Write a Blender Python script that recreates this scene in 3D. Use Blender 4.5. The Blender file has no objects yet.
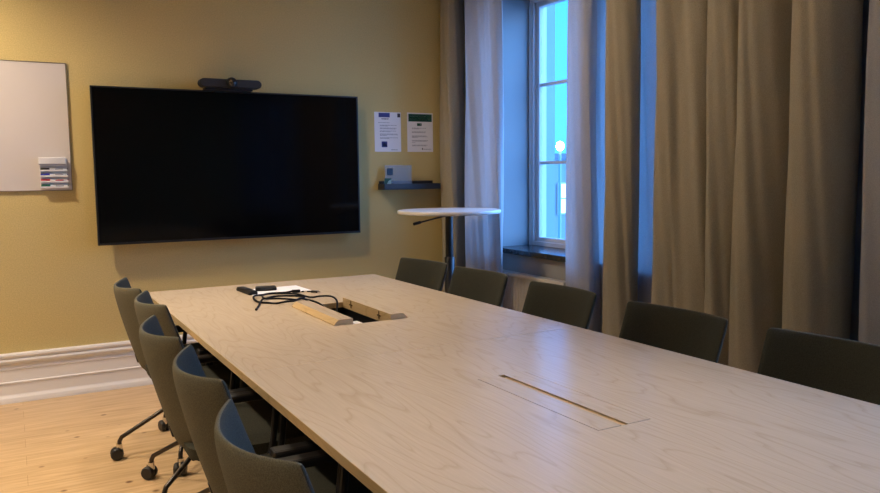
import bpy, bmesh, math, random
from mathutils import Vector, Matrix
random.seed(7)
S = bpy.context.scene
C = S.collection
PI = math.pi
H = 1.3096

# ------------------------------------------------------------------ materials
def nmat(name):
    m = bpy.data.materials.new(name); m.use_nodes = True
    nt = m.node_tree
    return m, nt, nt.nodes['Principled BSDF']

def mat(name, col, rough=.5, metal=0., spec=.5, bump=0., bscale=200., vary=0., vscale=6., sheen=0., coat=0.):
    m, nt, b = nmat(name)
    b.inputs['Base Color'].default_value = (*col, 1)
    b.inputs['Roughness'].default_value = rough
    b.inputs['Metallic'].default_value = metal
    b.inputs['Specular IOR Level'].default_value = spec
    b.inputs['Sheen Weight'].default_value = sheen
    b.inputs['Coat Weight'].default_value = coat
    tc = nt.nodes.new('ShaderNodeTexCoord')
    if vary:
        n = nt.nodes.new('ShaderNodeTexNoise'); n.inputs['Scale'].default_value = vscale
        n.inputs['Detail'].default_value = 4
        nt.links.new(tc.outputs['Object'], n.inputs['Vector'])
        r = nt.nodes.new('ShaderNodeValToRGB')
        r.color_ramp.elements[0].position = .3; r.color_ramp.elements[1].position = .7
        r.color_ramp.elements[0].color = (*[c*(1-vary) for c in col], 1)
        r.color_ramp.elements[1].color = (*[min(1, c*(1+vary)) for c in col], 1)
        nt.links.new(n.outputs['Fac'], r.inputs['Fac'])
        nt.links.new(r.outputs['Color'], b.inputs['Base Color'])
    if bump:
        n = nt.nodes.new('ShaderNodeTexNoise'); n.inputs['Scale'].default_value = bscale
        n.inputs['Detail'].default_value = 3
        nt.links.new(tc.outputs['Object'], n.inputs['Vector'])
        bp = nt.nodes.new('ShaderNodeBump'); bp.inputs['Strength'].default_value = bump
        bp.inputs['Distance'].default_value = .002
        nt.links.new(n.outputs['Fac'], bp.inputs['Height'])
        nt.links.new(bp.outputs['Normal'], b.inputs['Normal'])
    return m

def weave_mat(name, col, col2, rough=.9, scale=(350, 350, 350), transl=0., bump=.3, sheen=0.):
    """fabric / woven wall covering: fine speckled threads"""
    m, nt, b = nmat(name)
    tc = nt.nodes.new('ShaderNodeTexCoord')
    mp = nt.nodes.new('ShaderNodeMapping'); mp.inputs['Scale'].default_value = scale
    nt.links.new(tc.outputs['Object'], mp.inputs['Vector'])
    n = nt.nodes.new('ShaderNodeTexNoise'); n.inputs['Scale'].default_value = 1.; n.inputs['Detail'].default_value = 2
    nt.links.new(mp.outputs['Vector'], n.inputs['Vector'])
    r = nt.nodes.new('ShaderNodeValToRGB')
    r.color_ramp.elements[0].position = .35; r.color_ramp.elements[1].position = .65
    r.color_ramp.elements[0].color = (*col, 1); r.color_ramp.elements[1].color = (*col2, 1)
    nt.links.new(n.outputs['Fac'], r.inputs['Fac'])
    nt.links.new(r.outputs['Color'], b.inputs['Base Color'])
    b.inputs['Roughness'].default_value = rough
    b.inputs['Specular IOR Level'].default_value = .2
    b.inputs['Sheen Weight'].default_value = sheen
    bp = nt.nodes.new('ShaderNodeBump'); bp.inputs['Strength'].default_value = bump; bp.inputs['Distance'].default_value = .001
    nt.links.new(n.outputs['Fac'], bp.inputs['Height']); nt.links.new(bp.outputs['Normal'], b.inputs['Normal'])
    if transl:
        t = nt.nodes.new('ShaderNodeBsdfTranslucent')
        nt.links.new(r.outputs['Color'], t.inputs['Color'])
        mx = nt.nodes.new('ShaderNodeMixShader'); mx.inputs['Fac'].default_value = transl
        nt.links.new(b.outputs['BSDF'], mx.inputs[1]); nt.links.new(t.outputs['BSDF'], mx.inputs[2])
        nt.links.new(mx.outputs['Shader'], nt.nodes['Material Output'].inputs['Surface'])
    return m

def maple_mat(name, light, dark, off=(0, 0, 0), rough=.24):
    """sliced maple veneer, grain running along Y"""
    m, nt, b = nmat(name)
    tc = nt.nodes.new('ShaderNodeTexCoord')
    mp = nt.nodes.new('ShaderNodeMapping'); mp.inputs['Scale'].default_value = (1, .16, 1); mp.inputs['Location'].default_value = off
    nt.links.new(tc.outputs['Object'], mp.inputs['Vector'])
    n = nt.nodes.new('ShaderNodeTexNoise'); n.inputs['Scale'].default_value = 3.6; n.inputs['Detail'].default_value = 3.; n.inputs['Roughness'].default_value = .42
    nt.links.new(mp.outputs['Vector'], n.inputs['Vector'])
    mul = nt.nodes.new('ShaderNodeMath'); mul.operation = 'MULTIPLY'; mul.inputs[1].default_value = 30.
    nt.links.new(n.outputs['Fac'], mul.inputs[0])
    fr = nt.nodes.new('ShaderNodeMath'); fr.operation = 'FRACT'
    nt.links.new(mul.outputs[0], fr.inputs[0])
    r = nt.nodes.new('ShaderNodeValToRGB')
    e = r.color_ramp.elements
    mid = [a*.6+c*.4 for a, c in zip(light, dark)]
    e[0].position = 0; e[0].color = (*dark, 1)
    e[1].position = .16; e[1].color = (*light, 1)
    x = e.new(.86); x.color = (*light, 1)
    x = e.new(1.); x.color = (*mid, 1)
    nt.links.new(fr.outputs[0], r.inputs['Fac'])
    # fine fibres
    mp2 = nt.nodes.new('ShaderNodeMapping'); mp2.inputs['Scale'].default_value = (160, 6, 160)
    nt.links.new(tc.outputs['Object'], mp2.inputs['Vector'])
    n2 = nt.nodes.new('ShaderNodeTexNoise'); n2.inputs['Scale'].default_value = 1.; n2.inputs['Detail'].default_value = 3
    nt.links.new(mp2.outputs['Vector'], n2.inputs['Vector'])
    r2 = nt.nodes.new('ShaderNodeValToRGB')
    r2.color_ramp.elements[0].color = (.86, .85, .84, 1); r2.color_ramp.elements[1].color = (1.08, 1.08, 1.08, 1)
    nt.links.new(n2.outputs['Fac'], r2.inputs['Fac'])
    mx = nt.nodes.new('ShaderNodeMix'); mx.data_type = 'RGBA'; mx.blend_type = 'MULTIPLY'; mx.inputs['Factor'].default_value = 1
    nt.links.new(r.outputs['Color'], mx.inputs['A']); nt.links.new(r2.outputs['Color'], mx.inputs['B'])
    nt.links.new(mx.outputs['Result'], b.inputs['Base Color'])
    b.inputs['Roughness'].default_value = rough
    b.inputs['Specular IOR Level'].default_value = .5
    return m

def floor_mat():
    m, nt, b = nmat('pine_boards')
    tc = nt.nodes.new('ShaderNodeTexCoord')
    br = nt.nodes.new('ShaderNodeTexBrick')
    br.inputs['Scale'].default_value = 1.; br.inputs['Brick Width'].default_value = 2.6; br.inputs['Row Height'].default_value = .135
    br.inputs['Mortar Size'].default_value = .0012; br.inputs['Mortar Smooth'].default_value = .3
    br.inputs['Color1'].default_value = (.56, .39, .215, 1); br.inputs['Color2'].default_value = (.62, .44, .25, 1)
    br.inputs['Mortar'].default_value = (.42, .26, .12, 1)
    nt.links.new(tc.outputs['Object'], br.inputs['Vector'])
    mp = nt.nodes.new('ShaderNodeMapping'); mp.inputs['Scale'].default_value = (2.2, 26, 1)
    nt.links.new(tc.outputs['Object'], mp.inputs['Vector'])
    n = nt.nodes.new('ShaderNodeTexNoise'); n.inputs['Scale'].default_value = 1.5; n.inputs['Detail'].default_value = 5; n.inputs['Distortion'].default_value = .6
    nt.links.new(mp.outputs['Vector'], n.inputs['Vector'])
    r = nt.nodes.new('ShaderNodeValToRGB')
    r.color_ramp.elements[0].position = .3; r.color_ramp.elements[0].color = (.80, .74, .66, 1)
    r.color_ramp.elements[1].position = .65; r.color_ramp.elements[1].color = (1.05, 1.05, 1.05, 1)
    nt.links.new(n.outputs['Fac'], r.inputs['Fac'])
    mx = nt.nodes.new('ShaderNodeMix'); mx.data_type = 'RGBA'; mx.blend_type = 'MULTIPLY'; mx.inputs['Factor'].default_value = 1
    nt.links.new(br.outputs['Color'], mx.inputs['A']); nt.links.new(r.outputs['Color'], mx.inputs['B'])
    # knots
    mp2 = nt.nodes.new('ShaderNodeMapping'); mp2.inputs['Scale'].default_value = (6.5, 7.5, 1)
    nt.links.new(tc.outputs['Object'], mp2.inputs['Vector'])
    v = nt.nodes.new('ShaderNodeTexVoronoi'); v.inputs['Scale'].default_value = 1.; v.inputs['Randomness'].default_value = 1
    nt.links.new(mp2.outputs['Vector'], v.inputs['Vector'])
    r3 = nt.nodes.new('ShaderNodeValToRGB')
    r3.color_ramp.elements[0].position = .06; r3.color_ramp.elements[0].color = (.20, .09, .035, 1)
    r3.color_ramp.elements[1].position = .125; r3.color_ramp.elements[1].color = (1, 1, 1, 1)
    nt.links.new(v.outputs['Distance'], r3.inputs['Fac'])
    mx2 = nt.nodes.new('ShaderNodeMix'); mx2.data_type = 'RGBA'; mx2.blend_type = 'MULTIPLY'; mx2.inputs['Factor'].default_value = .85
    nt.links.new(mx.outputs['Result'], mx2.inputs['A']); nt.links.new(r3.outputs['Color'], mx2.inputs['B'])
    nt.links.new(mx2.outputs['Result'], b.inputs['Base Color'])
    b.inputs['Roughness'].default_value = .38
    return m

def emis(name, col, st):
    m, nt, b = nmat(name)
    b.inputs['Base Color'].default_value = (*col, 1)
    b.inputs['Emission Color'].default_value = (*col, 1); b.inputs['Emission Strength'].default_value = st
    return m

def glass_mat(name, tint=(1, 1, 1), refl=.06, rough=.0):
    m, nt, b = nmat(name)
    t = nt.nodes.new('ShaderNodeBsdfTransparent'); t.inputs['Color'].default_value = (*tint, 1)
    g = nt.nodes.new('ShaderNodeBsdfGlossy'); g.inputs['Roughness'].default_value = rough
    lw = nt.nodes.new('ShaderNodeLayerWeight'); lw.inputs['Blend'].default_value = .5
    pw = nt.nodes.new('ShaderNodeMath'); pw.operation = 'POWER'; pw.inputs[1].default_value = 5.
    ad = nt.nodes.new('ShaderNodeMath'); ad.operation = 'MULTIPLY_ADD'; ad.inputs[1].default_value = .8; ad.inputs[2].default_value = .035
    nt.links.new(lw.outputs['Facing'], pw.inputs[0]); nt.links.new(pw.outputs[0], ad.inputs[0])
    mx = nt.nodes.new('ShaderNodeMixShader')
    nt.links.new(ad.outputs[0], mx.inputs['Fac'])
    nt.links.new(t.outputs[0], mx.inputs[1]); nt.links.new(g.outputs[0], mx.inputs[2])
    nt.links.new(mx.outputs[0], nt.nodes['Material Output'].inputs['Surface'])
    return m

M = {}
M['wall'] = weave_mat('ochre_wallcovering', (.54, .425, .17), (.64, .505, .218), rough=.75, scale=(160, 160, 160), bump=.25)
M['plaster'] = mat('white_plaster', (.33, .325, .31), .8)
M['ceil'] = mat('ceiling_white', (.75, .73, .70), .9)
M['floor'] = floor_mat()
M['skirt'] = mat('skirting_paint', (.80, .78, .76), .4)
M['frame'] = mat('window_paint', (.64, .62, .60), .4)
M['sill'] = mat('dark_stone', (.025, .027, .032), .18, vary=.3, vscale=40)
M['glass'] = glass_mat('pane_glass')
M['maple'] = maple_mat('maple_far', (.625, .51, .365), (.555, .44, .30), (0, 0, 0))
M['maple2'] = maple_mat('maple_near', (.625, .51, .365), (.555, .44, .30), (3.3, 1.7, 0))
M['edge'] = maple_mat('maple_edge', (.60, .43, .22), (.50, .34, .155), (1, 1, 0), .4)
M['black'] = mat('black_plastic', (.006, .006, .007), .5, spec=.35)
M['blackmet'] = mat('black_metal', (.02, .02, .021), .38, .3)
M['tube'] = mat('dark_bronze_tube', (.055, .045, .038), .3, .8)
M['chrome'] = mat('chrome', (.7, .68, .65), .18, 1.)
M['brass'] = mat('dark_brass', (.12, .07, .025), .4, .8)
M['cable'] = mat('cable_rubber', (.006, .006, .007), .7, spec=.15)
M['rubber'] = mat('caster_black', (.012, .011, .011), .45)
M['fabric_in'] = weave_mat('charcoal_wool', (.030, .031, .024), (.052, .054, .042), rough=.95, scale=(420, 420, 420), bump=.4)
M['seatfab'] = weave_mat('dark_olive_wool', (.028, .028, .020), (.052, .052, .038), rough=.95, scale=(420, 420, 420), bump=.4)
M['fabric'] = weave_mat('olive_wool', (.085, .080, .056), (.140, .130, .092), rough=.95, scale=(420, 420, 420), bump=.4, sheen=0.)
M['screen'] = mat('screen_glass', (.0015, .0015, .002), .10, spec=.2)
M['bezel'] = mat('screen_bezel', (.008, .008, .009), .35)
M['camgrey'] = mat('camera_grey', (.017, .017, .020), .6, bump=.2, bscale=900)
M['lens'] = mat('lens_glass', (.004, .004, .01), .08, coat=1)
M['board'] = mat('whiteboard_enamel', (.62, .57, .53), .3)
M['alu'] = mat('grey_trim', (.18, .155, .13), .4, .4)
M['white'] = mat('white_plastic', (.72, .71, .70), .4)
M['blue'] = mat('blue_cap', (.02, .03, .30), .4)
M['red'] = mat('red_cap', (.5, .02, .03), .4)
M['green'] = mat('green_cap', (.01, .12, .06), .4)
M['capblack'] = mat('black_cap', (.01, .01, .012), .4)
M['ink'] = mat('grey_print', (.25, .25, .27), .8)
M['inkd'] = mat('dark_print', (.04, .04, .06), .8)
M['paper'] = mat('paper_white', (.80, .79, .79), .75)
M['pblue'] = mat('print_blue', (.05, .06, .22), .7)
M['pblue2'] = mat('print_lightblue', (.16, .22, .42), .7)
M['pgreen'] = mat('print_green', (.01, .075, .045), .7)
M['pgrey'] = mat('print_palegreen', (.35, .50, .44), .7)
M['shelf'] = mat('dark_shelf', (.020, .020, .024), .45)
M['acryl'] = None
M['heavy'] = weave_mat('heavy_linen', (.30, .265, .195), (.40, .355, .265), rough=.9, scale=(260, 260, 420), bump=.35, sheen=.05)
M['light'] = weave_mat('light_linen', (.40, .395, .40), (.50, .49, .495), rough=.9, scale=(260, 260, 420), transl=.28, bump=.3)
M['rad'] = mat('radiator_enamel', (.66, .62, .56), .35)
M['tabwhite'] = mat('white_laminate', (.78, .76, .73), .3)
M['lampglow'] = emis('lamp_glow', (1., .78, .55), 6.)
M['street'] = emis('street_lamp_glow', (.75, .95, 1.), 30.)
M['facade'] = mat('facade_render', (.37, .38, .34), .9, vary=.05, vscale=.4)
M['lampgrey'] = mat('galvanised_grey', (.5, .5, .48), .5)
M['roof'] = mat('roof_sheet', (.20, .18, .20), .7)
M['asphalt'] = mat('ground_outside', (.42, .42, .42), .95)
M['litwin'] = emis('lit_window', (.75, .95, 1.), 1.4)
M['darkwin'] = mat('dark_window', (.05, .06, .08), .15)

def acrylic():
    m, nt, b = nmat('clear_acrylic')
    t = nt.nodes.new('ShaderNodeBsdfTransparent'); t.inputs['Color'].default_value = (.90, .93, .97, 1)
    d = nt.nodes.new('ShaderNodeBsdfPrincipled'); d.inputs['Base Color'].default_value = (.40, .42, .46, 1); d.inputs['Roughness'].default_value = .25
    mx = nt.nodes.new('ShaderNodeMixShader'); mx.inputs['Fac'].default_value = .28
    nt.links.new(t.outputs[0], mx.inputs[1]); nt.links.new(d.outputs[0], mx.inputs[2])
    nt.links.new(mx.outputs[0], nt.nodes['Material Output'].inputs['Surface'])
    return m
M['acryl'] = acrylic()

# ------------------------------------------------------------------ mesh helpers
class MB:
    def __init__(s): s.b = bmesh.new()
    def box(s, x0, x1, y0, y1, z0, z1, mtx=None, mi=0):
        vs = [Vector((x, y, z)) for z in (z0, z1) for y in (y0, y1) for x in (x0, x1)]
        if mtx is not None: vs = [mtx @ v for v in vs]
        v = [s.b.verts.new(p) for p in vs]
        for f in ((0, 2, 3, 1), (4, 5, 7, 6), (0, 1, 5, 4), (2, 6, 7, 3), (0, 4, 6, 2), (1, 3, 7, 5)):
            s.b.faces.new([v[i] for i in f]).material_index = mi
        return s
    def prism(s, poly, axis, a, b):
        """poly: 2-D outline; axis: 'x','y','z' extrusion axis from a to b"""
        def P(p, t):
            return {'x': (t, p[0], p[1]), 'y': (p[0], t, p[1]), 'z': (p[0], p[1], t)}[axis]
        A = [s.b.verts.new(P(p, a)) for p in poly]; B = [s.b.verts.new(P(p, b)) for p in poly]
        s.b.faces.new(A); s.b.faces.new(list(reversed(B)))
        n = len(poly)
        for i in range(n):
            j = (i+1) % n
            s.b.faces.new([A[i], B[i], B[j], A[j]])
        return s
    def lathe(s, prof, cx=0, cy=0, seg=32, axis='z', base=(0, 0, 0)):
        """prof: list of (r, t); closed on axis when r==0"""
        rings = []
        for r, t in prof:
            ring = []
            for k in range(seg):
                a = 2*PI*k/seg
                p = (r*math.cos(a), r*math.sin(a))
                if axis == 'z': q = (cx+p[0], cy+p[1], t)
                elif axis == 'y': q = (base[0]+p[0], base[1]+t, base[2]+p[1])
                else: q = (base[0]+t, base[1]+p[0], base[2]+p[1])
                ring.append(s.b.verts.new(q))
            rings.append(ring)
        for A, B in zip(rings, rings[1:]):
            for k in range(seg):
                j = (k+1) % seg
                s.b.faces.new([A[k], A[j], B[j], B[k]])
        s.b.faces.new(list(reversed(rings[0]))); s.b.faces.new(rings[-1])
        return s
    def tube(s, pts, r, seg=10, smooth=0):
        pts = [Vector(p) for p in pts]
        if smooth:
            out = []
            n = len(pts)
            for i in range(n-1):
                p0, p1, p2, p3 = pts[max(0, i-1)], pts[i], pts[i+1], pts[min(n-1, i+2)]
                for k in range(smooth):
                    t = k/smooth
                    out.append(.5*((2*p1)+(-p0+p2)*t+(2*p0-5*p1+4*p2-p3)*t*t+(-p0+3*p1-3*p2+p3)*t**3))
            out.append(pts[-1]); pts = out
        n = len(pts); rings = []
        up = Vector((0, 0, 1)); prev = None
        for i, p in enumerate(pts):
            t = (pts[min(n-1, i+1)]-pts[max(0, i-1)]).normalized()
            if prev is None:
                a = t.cross(up)
                if a.length < 1e-4: a = t.cross(Vector((1, 0, 0)))
            else:
                a = prev-t*prev.dot(t)
            a.normalize(); prev = a; bb = t.cross(a)
            rr = r[i] if isinstance(r, (list, tuple)) else r
            rings.append([s.b.verts.new(p+rr*(math.cos(2*PI*k/seg)*a+math.sin(2*PI*k/seg)*bb)) for k in range(seg)])
        for A, B in zip(rings, rings[1:]):
            for k in range(seg):
                j = (k+1) % seg
                s.b.faces.new([A[k], A[j], B[j], B[k]])
        s.b.faces.new(list(reversed(rings[0]))); s.b.faces.new(rings[-1])
        return s
    def build(s, name, m, parent=None, smooth=False, bevel=0., bseg=2, angle=40, mtx=None):
        bmesh.ops.recalc_face_normals(s.b, faces=s.b.faces[:])
        me = bpy.data.meshes.new(name)
        if mtx is not None: s.b.transform(mtx)
        s.b.to_mesh(me); s.b.free()
        for x in (m if isinstance(m, (list, tuple)) else [m]): me.materials.append(x)
        o = bpy.data.objects.new(name, me); C.objects.link(o)
        if parent: o.parent = parent
        if smooth:
            for p in me.polygons: p.use_smooth = True
            try: me.set_sharp_from_angle(angle=math.radians(angle))
            except Exception: pass
        if bevel:
            bv = o.modifiers.new('bevel', 'BEVEL'); bv.width = bevel; bv.segments = bseg
            bv.limit_method = 'ANGLE'; bv.angle_limit = math.radians(35)
        return o

def tag(o, label=None, cat=None, group=None, kind=None):
    if label: o['label'] = label
    if cat: o['category'] = cat
    if group: o['group'] = group
    if kind: o['kind'] = kind
    return o
def thing(name, label, cat, loc=(0, 0, 0), rz=0., group=None):
    o = bpy.data.objects.new(name, None); C.objects.link(o)
    o.location = loc; o.rotation_euler = (0, 0, rz); o.empty_display_size = .1
    return tag(o, label, cat, group)
def struct(o): o['kind'] = 'structure'; return o
def copy_tree(o, parent=None):
    c = o.copy(); C.objects.link(c)
    if parent is not None:
        c.parent = parent; c.matrix_parent_inverse = o.matrix_parent_inverse.copy()
    for ch in list(o.children): copy_tree(ch, c)
    return c

# ------------------------------------------------------------------ room shell
XL, XR, YB, YF, ZC = -2.4, 3.10, 5.10, -1.7, 2.95
XO = 3.52                                   # outer face of the window wall
struct(MB().box(XL-.1, XO, YF-.1, YB+.1, -.1, 0).build('floor', M['floor']))
struct(MB().box(XL-.1, XO, YF-.1, YB+.1, ZC, ZC+.1).build('ceiling', M['ceil']))
struct(MB().box(XL-.1, XO, YB, YB+.15, 0, ZC).build('wall_back', M['wall']))
struct(MB().box(XL-.15, XL, YF-.1, YB, 0, ZC).build('wall_left', M['wall']))
struct(MB().box(XL-.1, XO, YF-.15, YF, 0, ZC).build('wall_front', M['wall']))
W1 = (2.86, 4.66); W2 = (-.20, 1.30); W3 = (-1.62, -.42); ZS, ZH = .745, 2.585
wr = MB()
for y0, y1 in ((YF, W3[0]), (W3[1], W2[0]), (W2[1], W1[0]), (W1[1], YB)):
    wr.box(XR, XO, y0, y1, 0, ZC)
for y0, y1 in (W3, W2, W1):
    wr.box(XR, XO, y0, y1, 0, ZS); wr.box(XR, XO, y0, y1, ZH, ZC)
struct(wr.build('wall_right', M['plaster']))

# moulded skirting along the back wall (profile: depth from wall, height)
prof = [(0, 0), (.034, 0), (.034, .012), (.030, .030), (.022, .044), (.020, .050), (.020, .112), (.025, .117), (.025, .123), (.018, .127),
        (.018, .192), (.022, .197), (.022, .204), (.014, .209), (.014, .226), (.024, .231), (.034, .240), (.037, .250), (.034, .258), (.026, .262),
        (.026, .266), (.034, .270), (.038, .280), (.036, .290), (.030, .294), (0, .294)]
sk = MB().prism([(YB-d, z) for d, z in prof], 'x', XL, XR)
struct(sk.build('baseboard_back', M['skirt']))
sk = MB().prism([(XL+d, z) for d, z in prof], 'y', YF, YB-.04)
struct(sk.build('baseboard_left', M['skirt']))

# windows
def window(name, y0, y1, sill_label):
    X = 3.37
    f = MB()
    zb, zt = ZS+.035, ZH
    c = .046
    f.box(X, X+.12, y0, y0+c, zb, zt).box(X, X+.12, y1-c, y1, zb, zt)
    f.box(X, X+.12, y0+c, y1-c, zb, zb+.03).box(X, X+.12, y0+c, y1-c, zt-.05, zt)
    ym = (y0+y1)/2
    f.box(X+.01, X+.11, ym-.035, ym+.035, zb+.03, zt-.05)
    # moulded casing bead standing proud of the frame
    f.box(X-.012, X, y0+.006, y0+.026, zb, zt-.006).box(X-.012, X, y1-.026, y1-.006, zb, zt-.006).box(X-.012, X, y0+.026, y1-.026, zt-.028, zt-.006)
    root = struct(f.build(name, M['frame'], bevel=.003))
    for a, b in ((y0+c, ym-.035), (ym+.035, y1-c)):
        g = MB(); s = .036
        za, zz = zb+.03, zt-.05
        g.box(X+.025, X+.075, a, a+s, za, zz).box(X+.025, X+.075, b-s, b, za, zz)
        g.box(X+.025, X+.075, a+s, b-s, za, za+.03).box(X+.025, X+.075, a+s, b-s, zz-s, zz)
        for zbar in (1.385, 1.945):
            g.box(X+.032, X+.068, a+s, b-s, zbar-.011, zbar+.011)
        sash = g.build('sash', M['frame'], root, bevel=.004)
        MB().box(X+.048, X+.052, a+s, b-s, za+.03, zz-s).build('pane', M['glass'], sash)
    return root
w1 = window('window_1', *W1, '')
w2 = window('window_2', *W2, '')
w3 = window('added_window', *W3, '')  # unseen, added to let more blue daylight onto the chairs
for n, (y0, y1) in (('trim_1', W1), ('trim_2', W2), ('trim_3', W3)):
    struct(MB().box(3.055, 3.49, y0, y1, ZS, ZS+.035).build(n, M['sill'], bevel=.004))

# ------------------------------------------------------------------ curtains
def curtain(name, label, plan, m, z0, z1, thick, lean=0., group=None, seed=1, sub=6):
    """plan: (y, x) way-points of the hanging cloth seen from above"""
    rnd = random.Random(seed)
    pts = [Vector((x, y, 0)) for y, x in plan]
    out = []; n = len(pts)
    for i in range(n-1):
        p0, p1, p2, p3 = pts[max(0, i-1)], pts[i], pts[i+1], pts[min(n-1, i+2)]
        for k in range(sub):
            t = k/sub
            out.append(.5*((2*p1)+(-p0+p2)*t+(2*p0-5*p1+4*p2-p3)*t*t+(-p0+3*p1-3*p2+p3)*t**3))
    out.append(pts[-1])
    NZ = 22
    bm = bmesh.new(); rows = []
    xm = sum(p.x for p in out)/len(out)
    ph = [rnd.uniform(0, 6.28) for _ in range(4)]
    for j in range(NZ+1):
        t = j/NZ; z = z0+(z1-z0)*t
        row = []
        amp = 1.0-.25*max(0, t-.8)/.2
        for i, p in enumerate(out):
            wob = .006*math.sin(3.1*z+ph[0]+i*.35)+.004*math.sin(6.7*z+ph[1]+i*.8)
            wy = .008*math.sin(2.3*z+ph[2]+i*.21)*(1-t*.5)
            row.append(bm.verts.new((xm+(p.x-xm)*amp+wob, p.y+wy+lean*(z-1.3), z)))
        rows.append(row)
    for A, B in zip(rows, rows[1:]):
        for i in range(len(out)-1):
            bm.faces.new([A[i], A[i+1], B[i+1], B[i]])
    me = bpy.data.meshes.new(name); bm.to_mesh(me); bm.free(); me.materials.append(m)
    for p in me.polygons: p.use_smooth = True
    o = bpy.data.objects.new(name, me); C.objects.link(o)
    if thick:
        so = o.modifiers.new('solid', 'SOLIDIFY'); so.thickness = thick; so.offset = 0
    return tag(o, label, 'curtain', group)

ZT = 2.915
curtain('curtain', 'narrow beige-brown curtain edge hanging in the corner beside the wall shelf',
        [(5.06, 2.92), (5.07, 2.875), (5.045, 2.838), (4.99, 2.825), (4.93, 2.83), (4.905, 2.845), (4.90, 2.89), (4.93, 2.95), (4.97, 3.0)], M['heavy'], .012, ZT, .004, seed=3)
curtain('curtain', 'pale bluish grey curtain behind the tall round table, left of the window',
        [(4.92, 3.06), (4.88, 3.01), (4.84, 2.945), (4.79, 2.895), (4.73, 2.872), (4.68, 2.875), (4.63, 2.90), (4.58, 2.915), (4.53, 2.905), (4.47, 2.892), (4.42, 2.895), (4.39, 2.915), (4.385, 2.945), (4.41, 2.965)], M['light'], .012, ZT, 0, seed=4)
curtain('curtain', 'pale grey curtain over the right half of the window, thin, glowing blue at its folds',
        [(3.72, 2.985), (3.705, 2.955), (3.67, 2.935), (3.63, 2.92), (3.58, 2.91), (3.52, 2.90), (3.465, 2.895), (3.43, 2.905), (3.44, 2.95), (3.50, 3.0), (3.50, 3.035), (3.46, 3.04), (3.415, 3.0), (3.40, 3.02), (3.37, 3.04), (3.30, 3.03),
         (3.24, 3.01), (3.18, 3.0), (3.12, 3.01), (3.06, 3.0), (2.99, 3.01)], M['light'], .012, ZT, 0, seed=5)
curtain('curtain', 'single narrow roll of brown curtain hanging between two glowing blue slits',
        [(3.22, 2.955), (3.25, 2.92), (3.262, 2.88), (3.235, 2.845), (3.19, 2.83), (3.14, 2.838), (3.10, 2.86), (3.07, 2.89), (3.07, 2.925), (3.09, 2.945)], M['heavy'], .012, ZT, .004, seed=6)
curtain('curtain', 'wide olive-brown curtain with four deep folds behind the right-hand chairs',
        [(2.82, 2.955), (2.86, 2.92), (2.872, 2.87), (2.852, 2.83), (2.80, 2.805), (2.74, 2.815), (2.70, 2.835), (2.65, 2.835), (2.59, 2.84), (2.545, 2.88), (2.525, 2.94), (2.55, 2.97),
         (2.565, 2.94), (2.55, 2.87), (2.515, 2.825), (2.47, 2.812), (2.425, 2.83), (2.385, 2.865), (2.36, 2.93), (2.375, 2.965), (2.39, 2.93),
         (2.376, 2.86), (2.35, 2.82), (2.31, 2.795), (2.265, 2.795), (2.215, 2.82), (2.165, 2.87), (2.12, 2.94), (2.085, 2.97),
         (2.085, 2.92), (2.095, 2.86), (2.075, 2.81), (2.03, 2.78), (1.98, 2.775), (1.93, 2.79), (1.885, 2.83), (1.865, 2.89), (1.875, 2.95), (1.90, 2.99)], M['heavy'], .012, ZT, .004, seed=7)
curtain('curtain', 'pale grey curtain at the far right, next after the wide olive-brown one',
        [(1.83, 3.05), (1.825, 2.98), (1.81, 2.91), (1.78, 2.865), (1.73, 2.845), (1.67, 2.85), (1.61, 2.89), (1.57, 2.94), (1.52, 2.93), (1.46, 2.88), (1.39, 2.87), (1.33, 2.90), (1.27, 2.96), (1.22, 2.98)], M['light'], .012, ZT, 0, seed=8)
rail = MB().box(2.80, 3.03, YF+.05, YB-.005, ZT, ZC)
tag(rail.build('curtain_rail', M['white']), 'white double curtain track fixed along the ceiling above the window wall', 'curtain rail')

# ------------------------------------------------------------------ radiator
rd = thing('radiator', 'ribbed cream radiator on the wall below the window', 'radiator', (3.035, 0, 0))
r = MB()
y = 3.82
while y < 4.60:
    r.tube([(0, y, .13), (0, y, .57), (.002, y, .60)], .0165, 8)
    y += .036
r.box(-.006, .03, 3.81, 4.60, .12, .60)
r.build('panel', M['rad'], rd, smooth=True)
MB().box(-.022, .045, 3.805, 4.605, .597, .622).build('top_grille', M['rad'], rd, bevel=.005)
for yy in (3.95, 4.45):
    MB().box(.03, .0645, yy-.02, yy+.02, .2, .55).build('wall_bracket', M['rad'], rd)
MB().tube([(0.0, 4.59, .16), (0, 4.64, .16), (0, 4.64, .001)], .010, 8).build('pipe', M['rad'], rd, smooth=True)

# ------------------------------------------------------------------ conference tables
TX0, TX1, ZT0, ZT1 = .574, 1.846, .705, .730
def holed_slab(x0, x1, y0, y1, z0, z1, hx0, hx1, hy0, hy1):
    b = bmesh.new()
    def ring(z, q): return [b.verts.new((x, y, z)) for x, y in q]
    O = [(x0, y0), (x1, y0), (x1, y1), (x0, y1)]; I = [(hx0, hy0), (hx1, hy0), (hx1, hy1), (hx0, hy1)]
    ot, it, ob, ib = ring(z1, O), ring(z1, I), ring(z0, O), ring(z0, I)
    for k in range(4):
        j = (k+1) % 4
        b.faces.new([ot[k], ot[j], it[j], it[k]]); b.faces.new([ob[k], ib[k], ib[j], ob[j]])
        f = b.faces.new([ot[k], ob[k], ob[j], ot[j]]); f.material_index = 1
        f = b.faces.new([it[k], it[j], ib[j], ib[k]]); f.material_index = 1
    mb = MB(); mb.b.free(); mb.b = b
    return mb
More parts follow.
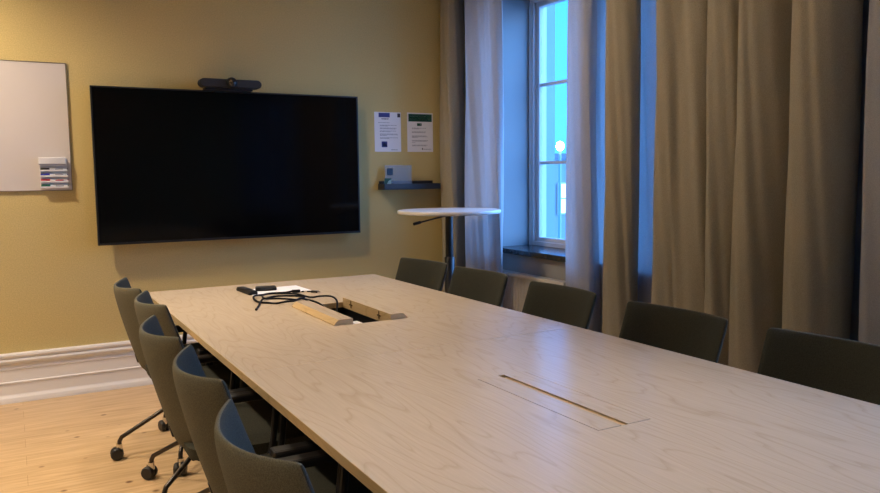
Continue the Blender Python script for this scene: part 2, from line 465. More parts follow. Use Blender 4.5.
def table(label, y0, y1, hole, m):
    t = thing('conference_table', label, 'table', ((TX0+TX1)/2, (y0+y1)/2, 0), 0)
    inv = Matrix.Translation((-(TX0+TX1)/2, -(y0+y1)/2, 0))
    def B(mb, n, mm, **k):
        return mb.build(n, mm, k.pop('parent', t), mtx=inv, **k)
    B(holed_slab(TX0, TX1, y0, y1, ZT0, ZT1, *hole), 'tabletop', [m, M['edge']], bevel=.0015)
    fr = MB()
    for xx in (TX0+.42, TX1-.46): fr.box(xx, xx+.04, y0+.12, y1-.12, ZT0-.04, ZT0)
    for yy in (y0+.12, y1-.16): fr.box(TX0+.1, TX1-.1, yy, yy+.04, ZT0-.04, ZT0)
    B(fr, 'under_frame', M['blackmet'])
    for xx in (TX0+.545, TX1-.605):
        for yy in (y0+.15, y1-.21):
            B(MB().box(xx, xx+.06, yy, yy+.06, .012, ZT0-.04).box(xx-.005, xx+.065, yy-.005, yy+.065, 0, .012), 'leg', M['blackmet'])
    hx0, hx1, hy0, hy1 = hole
    tr = MB()
    tr.box(hx0-.02, hx0-.012, hy0-.02, hy1+.02, .59, ZT0).box(hx1+.012, hx1+.02, hy0-.02, hy1+.02, .59, ZT0)
    tr.box(hx0-.012, hx1+.012, hy0-.02, hy0-.012, .59, ZT0).box(hx0-.012, hx1+.012, hy1+.012, hy1+.02, .59, ZT0)
    tr.box(hx0-.012, hx1+.012, hy0-.012, hy1+.012, .59, .598)
    tray = B(tr, 'cable_tray', M['black'])
    return t, inv, tray, B
H1 = (1.145, 1.31, 2.755, 3.27)
far_t, invf, trayf, BF = table('far half of the long maple meeting table, cable hatch standing open', 2.246, 4.104, H1, M['maple'])
H2 = (1.130, 1.290, 1.300, 1.815)
near_t, invn, trayn, BN = table('near half of the long maple meeting table, cable hatch closed to a slot', .40, 2.244, H2, M['maple2'])
# open flaps lie upside down on the table beside the hatch; bevelled free edge outwards
def flap_prof(xh, d, z0, z1, w, bev):
    return [(xh, z0), (xh+d*w, z0), (xh+d*w, z0+.004), (xh+d*(w-bev), z1), (xh, z1)]
fl = BF(MB().prism(flap_prof(1.146, -1, ZT1+.0004, ZT1+.0225, .080, .020), 'y', 2.757, 3.268), 'hatch_flap', [M['edge'], M['maple']], bevel=.001)
fr_ = BF(MB().prism(flap_prof(1.309, 1, ZT1+.0004, ZT1+.0225, .077, .020), 'y', 2.757, 3.268), 'hatch_flap', [M['edge'], M['maple']], bevel=.001)
for o_ in (fl, fr_):
    for p_ in o_.data.polygons: p_.material_index = 1 if p_.normal.z > .9 else 0
for flp, xx in ((fl, 1.1462), (fr_, 1.3088)):
    for yy in (2.87, 3.17):
        hb = MB().tube([(xx, yy-.014, ZT1), (xx, yy+.014, ZT1)], .0035, 8).box(xx-.0012, xx+.0012, yy-.004, yy+.004, ZT1-.014, ZT1+.018)
        BF(hb, 'hinge', M['brass'], parent=flp)
# socket block in the open tray
sb = MB().box(1.152, 1.20, 2.80, 3.20, .598, .640).box(1.190, 1.225, 2.835, 2.90, .640, .712)
so = BF(sb, 'socket_strip', M['white'], parent=trayf, bevel=.003)
# closed flaps of the near hatch and the wooden strip below the slot
xc = (H2[0]+H2[1])/2
for d in (-1, 1):
    xh = H2[0]+.0015 if d < 0 else H2[1]-.0015
    w = .0683
    p = [(xh, ZT0+.002), (xh, ZT1), (xh-d*w, ZT1), (xh-d*(w-.004), ZT0+.002)]
    BN(MB().prism(p, 'y', H2[2]+.0015, H2[3]-.0015), 'hatch_flap', M['maple2'])
BN(MB().box(xc-.03, xc+.03, H2[2]+.003, H2[3]-.012, ZT0-.006, ZT0+.002).box(xc-.0088, xc+.0088, H2[2]+.003, H2[3]-.018, ZT0+.002, ZT1-.004), 'slot_strip', M['edge'])

# ------------------------------------------------------------------ chairs (face +x, origin on the floor)
def make_chair():
    root = thing('swivel_chair', '', 'chair')
    # curved upholstered back shell
    NU, NV = 20, 18
    def P(u, v):
        z = .822-.405*v
        w = .228-.012*v if v < .55 else .228-.0066-.115*((v-.55)/.45)**2.1
        dep = (.076+.070*min(v, .7))*(w/.228)**2
        lean = -.360+.075*v+.035*v*v
        zz = z+.010*u*u*(1-v)
        if v > .8: zz = z+.035*((v-.8)/.2)**2*abs(u)**2
        return Vector((lean+dep*abs(u)**2.0, u*w, zz))
    bm = bmesh.new()
    G = [[P(-1+2*i/NU, j/NV) for i in range(NU+1)] for j in range(NV+1)]
    def nrm(i, j):
        du = G[j][min(NU, i+1)]-G[j][max(0, i-1)]; dv = G[min(NV, j+1)][i]-G[max(0, j-1)][i]
        n = du.cross(dv).normalized()
        return n if n.x > 0 else -n
    t = .026
    outer, inner = [], []
    for j in range(NV+1):
        ro, ri = [], []
        for i in range(NU+1):
            e = min(i, NU-i, j, NV-j)
            k = {0: .42, 1: .85}.get(e, 1.)
            n = nrm(i, j)
            ro.append(bm.verts.new(G[j][i]-n*t*.5*k)); ri.append(bm.verts.new(G[j][i]+n*t*.5*k))
        outer.append(ro); inner.append(ri)
    for j in range(NV):
        for i in range(NU):
            bm.faces.new([outer[j][i], outer[j][i+1], outer[j+1][i+1], outer[j+1][i]])
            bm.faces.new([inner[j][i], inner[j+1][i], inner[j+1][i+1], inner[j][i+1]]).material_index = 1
    for i in range(NU):
        bm.faces.new([outer[0][i], inner[0][i], inner[0][i+1], outer[0][i+1]])
        bm.faces.new([outer[NV][i], outer[NV][i+1], inner[NV][i+1], inner[NV][i]])
    for j in range(NV):
        bm.faces.new([outer[j][0], outer[j+1][0], inner[j+1][0], inner[j][0]]).material_index = 1  # side edges get the darker inner fabric to stand for their shade
        bm.faces.new([outer[j][NU], inner[j][NU], inner[j+1][NU], outer[j+1][NU]]).material_index = 1
    mb = MB(); mb.b.free(); mb.b = bm
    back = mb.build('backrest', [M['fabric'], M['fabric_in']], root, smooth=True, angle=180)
    ss = back.modifiers.new('sub', 'SUBSURF'); ss.levels = 1; ss.render_levels = 1
    # seat cushion: rounded slab, waterfall front
    bm = bmesh.new(); NX, NY = 12, 12
    def top(i, j):
        a, b_ = -1+2*i/NX, -1+2*j/NY
        q = lambda s: math.copysign(abs(s)**.92, s)
        w = .235*(1-.06*max(0, -a))
        rr = max(abs(a), abs(b_))
        ed = max(0, (rr-.75)/.25)
        sx = q(a); sy = q(b_)
        if abs(a) > .7 and abs(b_) > .7:
            cr = .10*((abs(a)-.7)/.3)*((abs(b_)-.7)/.3)
            sx *= 1-cr; sy *= 1-cr
        z = .472-.018*ed**2-.022*max(0, a-.6)-.008*math.cos(b_*1.4)*(1-a*a*.5)+.006
        return Vector((-.025+.235*sx, w*sy, z))
    T = [[bm.verts.new(top(i, j)) for j in range(NY+1)] for i in range(NX+1)]
    Bt = [[bm.verts.new(Vector((T[i][j].co.x*.97-.002, T[i][j].co.y*.97, .422))) for j in range(NY+1)] for i in range(NX+1)]
    for i in range(NX):
        for j in range(NY):
            bm.faces.new([T[i][j], T[i+1][j], T[i+1][j+1], T[i][j+1]]); bm.faces.new([Bt[i][j], Bt[i][j+1], Bt[i+1][j+1], Bt[i+1][j]])
    for i in range(NX):
        bm.faces.new([T[i][0], Bt[i][0], Bt[i+1][0], T[i+1][0]]); bm.faces.new([T[i][NY], T[i+1][NY], Bt[i+1][NY], Bt[i][NY]])
        bm.faces.new([T[0][i], T[0][i+1], Bt[0][i+1], Bt[0][i]]); bm.faces.new([T[NX][i], Bt[NX][i], Bt[NX][i+1], T[NX][i+1]])
    mb = MB(); mb.b.free(); mb.b = bm
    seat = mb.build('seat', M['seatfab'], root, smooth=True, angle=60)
    MB().box(-.20, .17, -.19, .19, .398, .424).build('seat_pan', M['black'], root, bevel=.01)
    # mount joining seat pan and back shell
    MB().box(-.232, -.16, -.055, .055, .375, .405).box(-.236, -.212, -.05, .05, .38, .47).build('back_mount', M['black'], root, bevel=.006)
    # slot plate on the lower outer face of the shell
    MB().box(-.006, .006, -.010, .010, -.022, .022).build('slot_plate', M['black'], root, bevel=.004,
        mtx=Matrix.Translation((-.281, 0, .475)) @ Matrix.Rotation(math.radians(-14), 4, 'Y'))
    # armrests
    for s in (1, -1):
        pad = MB().box(-.185, .075, s*.262-.024, s*.262+.024, .628, .652).build('armrest', M['black'], root, bevel=.008)
        MB().tube([(-.03, s*.10, .404), (-.03, s*.235, .410), (-.03, s*.258, .425), (-.02, s*.262, .46), (0, s*.262, .629)], .011, 8, 3).build('arm_post', M['black'], pad, smooth=True)
    # column
    MB().lathe([(.026, .235), (.030, .24), (.030, .30), (.022, .305), (.022, .33), (.016, .335), (.016, .40)], cx=-.035, seg=20).build('column', M['blackmet'], root, smooth=True)
    # four bent tube legs with castors
    for k in range(5):
        lg = MB().tube([(.02, 0, .272), (.04, 0, .264), (.303, 0, .118), (.329, 0, .104), (.339, 0, .086), (.342, 0, .052)], .0100, 10).build('leg', M['tube'], root, smooth=True)
        lg.location = (-.035, 0, 0); lg.rotation_euler = (0, 0, k*PI*.4)
        cs = MB()
        for s in (1, -1):
            cs.lathe([(.010, s*.004), (.0275, s*.005), (.029, s*.009), (.029, s*.020), (.024, s*.026), (.010, s*.027)], seg=18, axis='y', base=(.352, 0, .029))
        ca = cs.build('caster', M['rubber'], lg, smooth=True)
        hb = MB().box(.328, .364, -.0035, .0035, .044, .0605).tube([(.342, 0, .040), (.342, 0, .074)], .014, 10)
        hb.build('caster_hub', M['chrome'], lg, smooth=True)
    return root

chair0 = make_chair()
legs_of = lambda r_: [c for c in r_.children if c.name.startswith('leg')]
used = [False]
def place(x, y, rz, base, label, group):
    if not used[0]: c = chair0; used[0] = True
    else: c = copy_tree(proto)
    c.location = (x, y, 0); c.rotation_euler = (0, 0, rz)
    c['label'] = label; c['group'] = group
    for k, l in enumerate(legs_of(c)): l.rotation_euler = (0, 0, math.radians(base)+k*PI*.4-rz)
    return c
proto = chair0
GL = 'swivel chairs along the wall-side of the table'; GR = 'swivel chairs along the window side of the table'
place(.757, 3.755, 0, 32, 'olive grey swivel chair nearest the whiteboard wall, hindmost in the left row', GL)
place(.778, 3.244, 0, 70, 'second swivel chair from the back wall in the left row, at the table corner', GL)
place(.707, 2.60, 0, 54, 'middle swivel chair of the left row, third counted from the back wall', GL)
place(.711, 2.03, math.radians(-2), 54, 'second nearest swivel chair of the left row, right in front of the middle one', GL)
place(.684, 1.434, math.radians(1), 54, 'nearest swivel chair of the left row at the bottom edge, blue-lit inner back', GL)
place(1.722, 3.752, PI+math.radians(7), 54, 'olive swivel chair at the far right table corner, under the tall round table lever', GR)
place(1.740, 3.205, PI+math.radians(3), 54, 'olive swivel chair in front of the tall round table post', GR)
place(1.728, 2.562, PI-math.radians(1), 54, 'olive swivel chair before the radiator and window', GR)
place(1.722, 1.912, PI+math.radians(1), 54, 'olive swivel chair before the brown curtain, second nearest of the right row', GR)
place(1.733, 1.310, PI+math.radians(1), 54, 'olive swivel chair cut by the right picture edge, nearest of the right row', GR)

# ------------------------------------------------------------------ tall round table
CX, CY = 2.529, 4.40
rt = thing('round_bar_table', 'tall round white table with black post beside the corner curtain', 'table', (CX, CY, 0))
MB().lathe([(.31, 1.050), (.338, 1.054), (.342, 1.060), (.342, 1.071), (.339, 1.076), (.001, 1.076)], seg=64).build('tabletop', M['tabwhite'], rt, smooth=True)
MB().lathe([(.10, 1.038), (.10, 1.050)], seg=28).build('top_plate', M['blackmet'], rt)
MB().lathe([(.026, .60), (.026, 1.040)], seg=24).build('post', M['blackmet'], rt, smooth=True)
MB().lathe([(.034, .02), (.034, .76), (.030, .765), (.027, .765)], seg=24).build('sleeve', M['blackmet'], rt, smooth=True)
MB().lathe([(.29, 0), (.29, .008), (.28, .014), (.05, .022)], seg=48).build('foot', M['blackmet'], rt, smooth=True)
lv = MB().tube([(-.02, -.02, 1.042), (-.25, -.055, 1.004)], .0055, 8).build('lever', M['blackmet'], rt, smooth=True)
MB().tube([(-.245, -.054, 1.005), (-.295, -.061, .996)], .010, 8).build('lever_grip', M['black'], lv, smooth=True)

# ------------------------------------------------------------------ wall screen and camera bar
tv = thing('wall_screen', 'large black flat screen hanging on the ochre wall', 'screen', (1.30, 5.01, 1.38))
hw, hh = .853, .475
MB().box(-hw, hw, 0.0015, .030, -hh, hh).build('housing', M['bezel'], tv, bevel=.003)
b = MB()
bz = .009
b.box(-hw, hw, -.003, .006, hh-bz, hh).box(-hw, hw, -.003, .006, -hh, -hh+.014).box(-hw, -hw+bz, -.003, .006, -hh+.014, hh-bz).box(hw-bz, hw, -.003, .006, -hh+.014, hh-bz)
b.build('bezel', M['bezel'], tv)
MB().box(-hw+bz, hw-bz, -.001, .0014, -hh+.014, hh-bz).build('display', M['screen'], tv)
MB().box(-.55, .55, .030, .055, -.36, .20).build('rear_bulge', M['bezel'], tv, bevel=.01)
MB().box(-.30, .30, .055, .0895, -.20, .20).build('wall_bracket', M['blackmet'], tv)
cb = thing('conference_camera', 'dark grey conference camera bar on top of the wall screen', 'camera', (1.265, 4.985, 1.855))
body = MB()
pl = []
L_, r_ = .196, .029
for k in range(13): a = -PI/2+PI*k/12; pl.append((L_-r_+r_*math.cos(a)*1., .043+r_*math.sin(a)*.92))
for k in range(13): a = PI/2+PI*k/12; pl.append((-L_+r_+r_*math.cos(a), .043+r_*math.sin(a)*.92))
body.prism(pl, 'y', -.035, .04).build('body', M['camgrey'], cb, bevel=.006, smooth=True)
MB().lathe([(.024, -.062), (.033, -.056), (.036, -.048), (.036, .03)], seg=32, axis='y', base=(0, 0, .044)).build('lens_housing', M['black'], cb, smooth=True)
MB().lathe([(.004, -.069), (.012, -.067), (.020, -.063), (.023, -.058)], seg=28, axis='y', base=(0, 0, .044)).build('lens', M['lens'], cb, smooth=True)
MB().box(-.16, .14, -.018, .058, .0005, .014).build('mount_foot', M['black'], cb, bevel=.002)

# ------------------------------------------------------------------ whiteboard and pen holder
wb = thing('whiteboard', 'whiteboard on the ochre wall at the left picture edge', 'whiteboard', (-.57, YB, 1.612))
MB().box(-.897, .897, -.011, -.0005, -.370, .370).build('panel', M['board'], wb)
b = MB()
b.box(-.9, .9, -.013, -.0005, .370, .3735).box(-.9, .9, -.013, -.0005, -.3735, -.370).box(-.9, -.897, -.013, -.0005, -.370, .370).box(.897, .9, -.013, -.0005, -.370, .370)
b.build('frame', M['alu'], wb)
ph = thing('pen_holder', 'white magnetic pen holder on the lower right corner of the whiteboard', 'pen holder', (.235, YB-.0115, 1.255))
b = MB().box(-.074, .072, -.004, -.0003, .0, .178)
for k in range(4):
    z = .004+k*.0325
    b.box(-.074, .072, -.030, -.004, z-.003, z+.0005).box(-.074, .072, -.031, -.029, z-.003, z+.006)
b.box(-.074, .072, -.034, -.004, .1325, .135)
b.build('tray', M['white'], ph)
er = thing('whiteboard_eraser', 'white ribbed whiteboard eraser on top of the pen holder', 'eraser', (.228, YB-.0115-.020, 1.255+.1353))
b = MB().box(-.072, .072, -.018, .014, .004, .044)
b.build('body', M['white'], er, bevel=.004)
b = MB()
for k in range(12): b.box(.0+k*.0055, .003+k*.0055, -.0195, -.017, .008, .042)
b.build('grip_ribs', M['white'], er)
MB().box(-.070, .070, -.016, .013, 0, .004).build('felt', M['ink'], er)
for k, (col, nm) in enumerate((('green', 'green'), ('red', 'red'), ('blue', 'blue'), ('capblack', 'black'))):
    pos = {'green': 'lowest in', 'red': 'above the green-capped one in', 'blue': 'between black and red ones in', 'black': 'directly under the eraser in'}[nm]
    mk = thing('marker', 'white whiteboard marker with %s cap, %s the pen holder' % (nm, pos), 'marker', (.238, YB-.0115-.0165, 1.255+.004+k*.0325+.0092), 0, 'whiteboard markers in the pen holder')
    MB().lathe([(.0078, -.028), (.0082, -.024), (.0082, .062), (.006, .066)], seg=14, axis='x').build('barrel', M['white'], mk, smooth=True)
    MB().lathe([(.0065, -.074), (.0086, -.070), (.0086, -.027), (.008, -.026)], seg=14, axis='x').build('cap', M[col], mk, smooth=True)
    MB().lathe([(.0045, .066), (.0045, .071)], seg=10, axis='x').build('end_plug', M[col], mk, smooth=True)
    MB().box(.002, .045, -.0086, -.0079, -.003, .003).build('print', M['red'] if nm == 'red' else M['ink'], mk)

# ------------------------------------------------------------------ notices, shelf
def notice(name, label, x0, x1, z0, z1, tilt, items):
    n = thing(name, label, 'poster', ((x0+x1)/2, YB, (z0+z1)/2), 0)
    n.rotation_euler = (0, tilt, 0)
    w, h = (x1-x0)/2, (z1-z0)/2
    MB().box(-w, w, -.0016, .001, -h, h).build('sheet', M['paper'], n)
    for nm, m, rects in items:
        b = MB()
        for (a, c, d, e) in rects:       # fractions from the left / top
            b.box(-w+2*w*a, -w+2*w*c, -.0021, -.0015, h-2*h*e, h-2*h*d)
        b.build(nm, M[m], n)
    return n
rn = random.Random(4)
def lines(spec):
    out = []
    for y, a, c in spec:
        x = a
        while x < c-.02:
            wl = min(c-x, rn.uniform(.03, .11)); out.append((x, x+wl, y, y+.011)); x += wl+.016
    return out
notice('notice_sheet', 'white notice sheet with purple-blue heading block, left of the pair above the shelf', 2.318, 2.530, 1.478, 1.763, 0.0, [
    ('heading_block', 'pblue', [(.16, .58, .02, .13)]), ('emblem', 'inkd', [(.87, .98, .025, .125)]),
    ('title_line', 'inkd', lines([(.16, .26, .54), (.172, .28, .52)])),
    ('text_lines', 'ink', lines([(.26, .14, .56), (.325, .2, .84), (.345, .2, .5), (.395, .2, .86), (.415, .2, .82), (.47, .2, .84), (.49, .2, .6), (.545, .2, .88), (.565, .2, .88), (.585, .2, .45), (.64, .2, .88), (.66, .2, .55)])),
    ('icon_square', 'pblue', [(.26, .47, .74, .885)]), ('icon_centre', 'pblue2', [(.31, .42, .79, .86)]),
    ('footer_mark', 'inkd', lines([(.945, .62, .86)]))])
notice('notice_sheet', 'white notice sheet with dark green heading band, right of the pair above the shelf', 2.582, 2.797, 1.478, 1.765, 0.0, [
    ('heading_block', 'pgreen', [(.05, .96, .03, .225)]), ('heading_text', 'pgrey', lines([(.08, .10, .72), (.095, .10, .72), (.15, .10, .86), (.165, .10, .86)])),
    ('icon', 'pgreen', [(.38, .56, .265, .335)]), ('icon_centre', 'paper', [(.49, .53, .28, .32)]),
    ('text_lines', 'ink', lines([(.385, .18, .76), (.405, .18, .5), (.48, .18, .72), (.50, .18, .7), (.585, .18, .74), (.605, .18, .78), (.625, .18, .4), (.70, .18, .8), (.72, .18, .78), (.76, .18, .3), (.82, .18, .78), (.84, .18, .72)])),
    ('footer_mark', 'inkd', [(.56, .60, .90, .945)] + lines([(.925, .62, .92)]))])
sh = thing('wall_shelf', 'small dark tray shelf on the ochre wall below the notices', 'shelf', (2.566, YB, 1.203))
MB().box(-.229, .229, -.115, -.0005, 0, .008).box(-.229, .229, -.115, -.107, .008, .042).box(-.229, -.221, -.107, -.0005, .008, .042).box(.221, .229, -.107, -.0005, .008, .042).build('tray', M['shelf'], sh, bevel=.0015)
MB().box(-.221, .221, -.008, -.0005, .008, .062).build('back_rail', M['shelf'], sh)
ac = thing('acrylic_stand', 'clear acrylic display plate standing on the small wall shelf', 'display stand', (2.478, 5.045, 1.2115))
MB().box(-.108, .108, -.0015, .0015, 0, .168).box(-.108, .108, .0015, .04, 0, .003).build('plate', M['acryl'], ac)
MB().box(-.094, -.046, -.0024, -.0016, .096, .146).build('black_square', M['capblack'], ac)
cd = thing('leaflet', 'small green and white card at the left end of the wall shelf', 'card', (2.385, 5.030, 1.2115))
MB().box(-.027, .027, -.0008, .0008, 0, .074).build('card', M['pgrey'], cd)
MB().prism([(-.027, .0), (-.014, .0), (-.010, .03), (.004, .055), (.027, .066), (.027, .074), (-.027, .074)], 'y', -.0014, -.0009).build('print', M['pgreen'], cd)
MB().box(-.027, .027, .0008, .02, 0, .0012).build('foot', M['paper'], cd)

# ------------------------------------------------------------------ things on the table
Zt = ZT1+.0004
sheet = thing('paper_sheet', 'blank white paper sheet lying flat on the far table half', 'paper', (1.155, 3.79, Zt), math.radians(3))
MB().box(-.150, .150, -.106, .106, 0, .0012).build('sheet', M['paper'], sheet)
rc = thing('remote_control', 'long black remote control on the table, left end of the paper sheet', 'remote control', (1.010, 3.80, Zt), math.radians(4))
MB().prism([(-.022, .0), (.022, .0), (.024, .008), (.018, .020), (-.018, .020), (-.024, .008)], 'y', -.095, .095).build('body', M['black'], rc, bevel=.004)
MB().box(-.013, .013, -.02, .075, .0195, .0212).build('keypad', M['camgrey'], rc)
bx = thing('media_adapter', 'flat black box lying on the paper sheet behind the coiled cable', 'adapter', (1.112, 3.815, Zt+.0014), math.radians(-12))
MB().box(-.052, .052, -.026, .026, 0, .020).build('body', M['black'], bx, bevel=.006, bseg=3)
MB().box(-.03, .03, -.0268, -.0255, .006, .014).build('port', M['camgrey'], bx)
zc = Zt+.0042
def P3(l, hs=None): return [(x, y, zc+(hs[i] if hs else 0)) for i, (x, y) in enumerate(l)]
cab = thing('video_cable', 'black video cable coiled on the table, running into the open hatch', 'cable', (0, 0, 0))
A = [(1.200, 3.665), (1.165, 3.655), (1.10, 3.685), (1.048, 3.658), (.993, 3.59), (.968, 3.527), (.967, 3.451), (.998, 3.412), (1.029, 3.374), (1.065, 3.345), (1.104, 3.343), (1.150, 3.395), (1.180, 3.395), (1.190, 3.33), (1.200, 3.255), (1.215, 3.20), (1.215, 3.16)]
hA = [.004, .002, 0, 0, .009, .009, .002, 0, 0, .009, .009, .009, .001, .002, -.006, -.04, -.08]
MB().tube(P3(A, hA), .0048, 8, 5).build('lead', M['cable'], cab, smooth=True)
MB().box(-.021, .021, -.010, .010, 0, .013).build('plug', M['black'], cab, bevel=.003, mtx=Matrix.Translation((1.219, 3.660, Zt+.0016)) @ Matrix.Rotation(math.radians(-20), 4, 'Z'))
B2 = [(.915, 3.288), (.949, 3.371), (.994, 3.471), (1.034, 3.532), (1.073, 3.571), (1.104, 3.579), (1.157, 3.553), (1.200, 3.512), (1.190, 3.441), (1.144, 3.412), (1.097, 3.398), (1.051, 3.396), (1.000, 3.431), (1.013, 3.537), (1.048, 3.606), (1.107, 3.632), (1.177, 3.53), (1.215, 3.44), (1.249, 3.402), (1.278, 3.335), (1.276, 3.255), (1.25, 3.19), (1.24, 3.12)]
hB = [0, 0, .009, .002, 0, 0, 0, 0, .009, .001, .010, .017, .017, .011, .009, .004, .010, .003, .010, .016, .006, -.03, -.09]
cab2 = thing('power_cord', 'second black cord looped through the coil, free end pointing at the left chairs', 'cable', (0, 0, 0))
MB().tube(P3(B2, hB), .0044, 8, 5).build('lead', M['cable'], cab2, smooth=True)
MB().tube([(.920, 3.300, zc), (.905, 3.262, zc)], [.0046, .0055], 8).build('plug', M['black'], cab2, smooth=True)
ad = thing('adapter_lead', 'short black adapter lead with white collar and black plug, right of the coil', 'cable', (0, 0, 0))
MB().tube([(1.246, 3.650, zc), (1.262, 3.652, zc), (1.284, 3.630, zc)], .0036, 8, 3).build('lead', M['black'], ad, smooth=True)
MB().tube([(1.258, 3.651, zc+.0016), (1.270, 3.644, zc+.0016)], .0058, 10).build('collar', M['white'], ad, smooth=True)
MB().box(-.020, .020, -.009, .009, 0, .011).build('plug', M['black'], ad, bevel=.003, mtx=Matrix.Translation((1.298, 3.606, Zt)) @ Matrix.Rotation(math.radians(-55), 4, 'Z'))
MB().box(-.006, .006, -.006, .006, 0, .006).build('plug_tip', M['chrome'], ad, mtx=Matrix.Translation((1.312, 3.584, Zt+.002)) @ Matrix.Rotation(math.radians(-55), 4, 'Z'))

# ------------------------------------------------------------------ outside
GZ = -6.0
tag(MB().box(3.9, 120, -60, 120, GZ-.2, GZ).build('ground', M['asphalt']), kind='structure')
def building(label, x0, x1, y0, y1, z1, wins):
    o = thing('building', label, 'building', ((x0+x1)/2, (y0+y1)/2, GZ))
    iv = Matrix.Translation((-(x0+x1)/2, -(y0+y1)/2, -GZ))
    MB().box(x0, x1, y0, y1, GZ, z1).build('walls', M['facade'], o, mtx=iv)
    MB().box(x0-.25, x1+.25, y0-.25, y1+.25, z1, z1+.3).build('roof', M['roof'], o, mtx=iv)
    for (xa, xb, za, zb, lit) in wins:
        w = MB().box(xa, xb, y0-.05, y0-.003, za, zb).build('window', M['litwin'] if lit else M['darkwin'], o, mtx=iv)
        f = MB()
        ya, yb = y0-.09, y0-.05
        f.box(xa-.08, xa, ya, yb, za, zb).box(xb, xb+.08, ya, yb, za, zb).box(xa-.08, xb+.08, ya, yb, zb, zb+.08).box(xa-.08, xb+.08, ya, yb, za-.08, za).box(xa, xb, ya, yb, (za+zb)/2-.04, (za+zb)/2+.04)
        f.build('window_frame', M['frame'], w, mtx=iv)
    return o
building('tall pale building outside, at the left of the window panes', 14.0, 24.0, 31.05, 43.0, 16.0, [(15.5, 16.7, 1, 3, 0), (18.5, 19.7, 1, 3, 0)])
building('lower pale building outside with a lit window, behind the lower panes', 24.31, 44.0, 31.6, 42.0, 2.0, [(24.65, 25.25, -.75, .75, 1), (27.5, 28.7, -.75, .75, 0), (31, 32.2, -.75, .75, 0)])
sl = thing('street_lamp', 'glowing street lamp outside, level with the middle glazing bar', 'street lamp', (18.0, 22.97, GZ))
MB().lathe([(.09, 0), (.07, 1), (.05, 8.15)], seg=12).build('pole', M['lampgrey'], sl, smooth=True)
MB().lathe([(.05, 8.15), (.12, 8.2), (.15, 8.3), (.12, 8.42), (.03, 8.48)], seg=16).build('lamp_head', M['street'], sl, smooth=True)

# ------------------------------------------------------------------ lights
WARM = (1.0, .82, .62)
def spot(name, loc, tgt, e, ang=100, blend=.6, size=.05, col=WARM):
    l = bpy.data.lights.new(name, 'SPOT'); l.energy = e; l.color = col
    l.spot_size = math.radians(ang); l.spot_blend = blend; l.shadow_soft_size = size*1.5
    o = bpy.data.objects.new(name, l); C.objects.link(o); o.location = loc
    o.rotation_euler = (Vector(tgt)-Vector(loc)).to_track_quat('-Z', 'Y').to_euler()
    return o
def downlight(label, x, y, e, ang, tgt=None, blend=.6, size=.05, col=WARM):
    d = thing('ceiling_downlight', label, 'lamp', (x, y, ZC), 0, 'ceiling downlights')
    MB().lathe([(.050, -.002), (.072, -.006), (.075, -.0005)], seg=28).build('ring', M['white'], d, smooth=True)
    MB().lathe([(.001, -.0035), (.049, -.0035)], seg=28).build('diffuser', M['lampglow'], d)
    spot('downlight_beam', (x, y, ZC-.02), tgt or (x, y, 0), e, ang, blend, size, col)
downlight('round ceiling downlight near the whiteboard, out of frame above', -.75, 4.25, 240, 125, (-.4, 4.6, .6), .8)
downlight('round ceiling downlight over the left floor, out of frame above', -.85, 2.9, 265, 105, None, .8)
downlight('round ceiling downlight left of the camera, out of frame above', -.85, .8, 110, 105, None, .8)
downlight('unseen fill downlight added in front of the wall screen, out of frame above', .9, 4.0, 115, 130, (2.2, 3.2, .9), .8)  # extra fill lamp, added to brighten the curtains and right end of back wall
downlight('round ceiling downlight over the far table half, out of frame above', 1.55, 3.1, 60, 62, (1.30, 3.0, 0), .9)
downlight('round ceiling downlight over the near table half, out of frame above', 1.25, 1.3, 80, 62, (1.0, 1.3, 0), .9)

def portal(y0, y1):
    l = bpy.data.lights.new('window_portal', 'AREA'); l.shape = 'RECTANGLE'; l.size = y1-y0; l.size_y = ZH-ZS
    l.cycles.is_portal = True
    o = bpy.data.objects.new('window_portal', l); C.objects.link(o)
    o.location = (XO+.02, (y0+y1)/2, (ZH+ZS)/2); o.rotation_euler = (0, math.radians(90), 0)
    o.rotation_euler = Vector((-1, 0, 0)).to_track_quat('-Z', 'Z').to_euler()
portal(*W1); portal(*W2); portal(*W3)

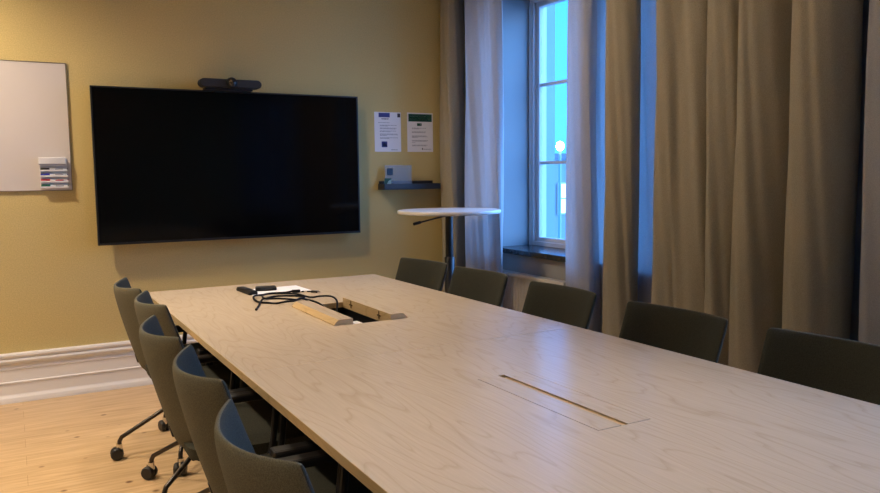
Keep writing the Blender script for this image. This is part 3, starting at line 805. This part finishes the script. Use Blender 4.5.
w = bpy.data.worlds.new('dusk'); S.world = w; w.use_nodes = True
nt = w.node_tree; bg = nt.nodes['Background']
tc = nt.nodes.new('ShaderNodeTexCoord'); sx = nt.nodes.new('ShaderNodeSeparateXYZ')
nt.links.new(tc.outputs['Generated'], sx.inputs[0])
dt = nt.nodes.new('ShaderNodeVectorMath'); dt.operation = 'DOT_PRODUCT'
gv = Vector((.9, -.42, .12)).normalized(); dt.inputs[1].default_value = gv  # invented brighter sky patch facing the unseen windows, turns left chairs blue
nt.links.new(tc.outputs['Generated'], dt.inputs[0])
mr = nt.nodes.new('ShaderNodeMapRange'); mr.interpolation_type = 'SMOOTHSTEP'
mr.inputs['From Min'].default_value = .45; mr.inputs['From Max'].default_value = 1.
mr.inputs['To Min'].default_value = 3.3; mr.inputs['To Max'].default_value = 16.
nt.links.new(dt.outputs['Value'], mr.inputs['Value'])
rp = nt.nodes.new('ShaderNodeValToRGB')
rp.color_ramp.elements[0].position = 0.; rp.color_ramp.elements[0].color = (.05, .30, 1., 1)
rp.color_ramp.elements[1].position = .6; rp.color_ramp.elements[1].color = (.022, .25, 1., 1)
nt.links.new(sx.outputs['Z'], rp.inputs['Fac'])
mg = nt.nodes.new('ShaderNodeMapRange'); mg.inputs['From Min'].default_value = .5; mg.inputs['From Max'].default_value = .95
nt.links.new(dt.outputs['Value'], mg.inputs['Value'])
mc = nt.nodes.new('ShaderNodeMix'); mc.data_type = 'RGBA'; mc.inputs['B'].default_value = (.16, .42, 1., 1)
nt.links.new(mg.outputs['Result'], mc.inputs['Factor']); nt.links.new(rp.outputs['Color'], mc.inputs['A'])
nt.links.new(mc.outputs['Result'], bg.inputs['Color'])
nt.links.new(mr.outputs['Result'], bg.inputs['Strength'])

# ------------------------------------------------------------------ camera
cam = bpy.data.cameras.new('camera'); co = bpy.data.objects.new('camera', cam); C.objects.link(co)
R = [[0.87251, 0.055453, -0.485439], [-0.488468, 0.076209, -0.869248], [-0.011208, 0.995549, 0.09358]]
co.matrix_world = Matrix.Translation((0, 0, H)) @ Matrix(R).to_4x4()
cam.sensor_width = 36; cam.lens = 31.398; cam.clip_start = .05; cam.clip_end = 300
S.camera = co
vs = S.view_settings
vs.view_transform = 'Standard'; vs.look = 'None'; vs.exposure = .1; vs.gamma = 1.; vs.use_curve_mapping = False
try:
    S.cycles.use_denoising = True; S.cycles.max_bounces = 8; S.cycles.transparent_max_bounces = 12
    S.cycles.sample_clamp_indirect = 6.
except Exception: pass
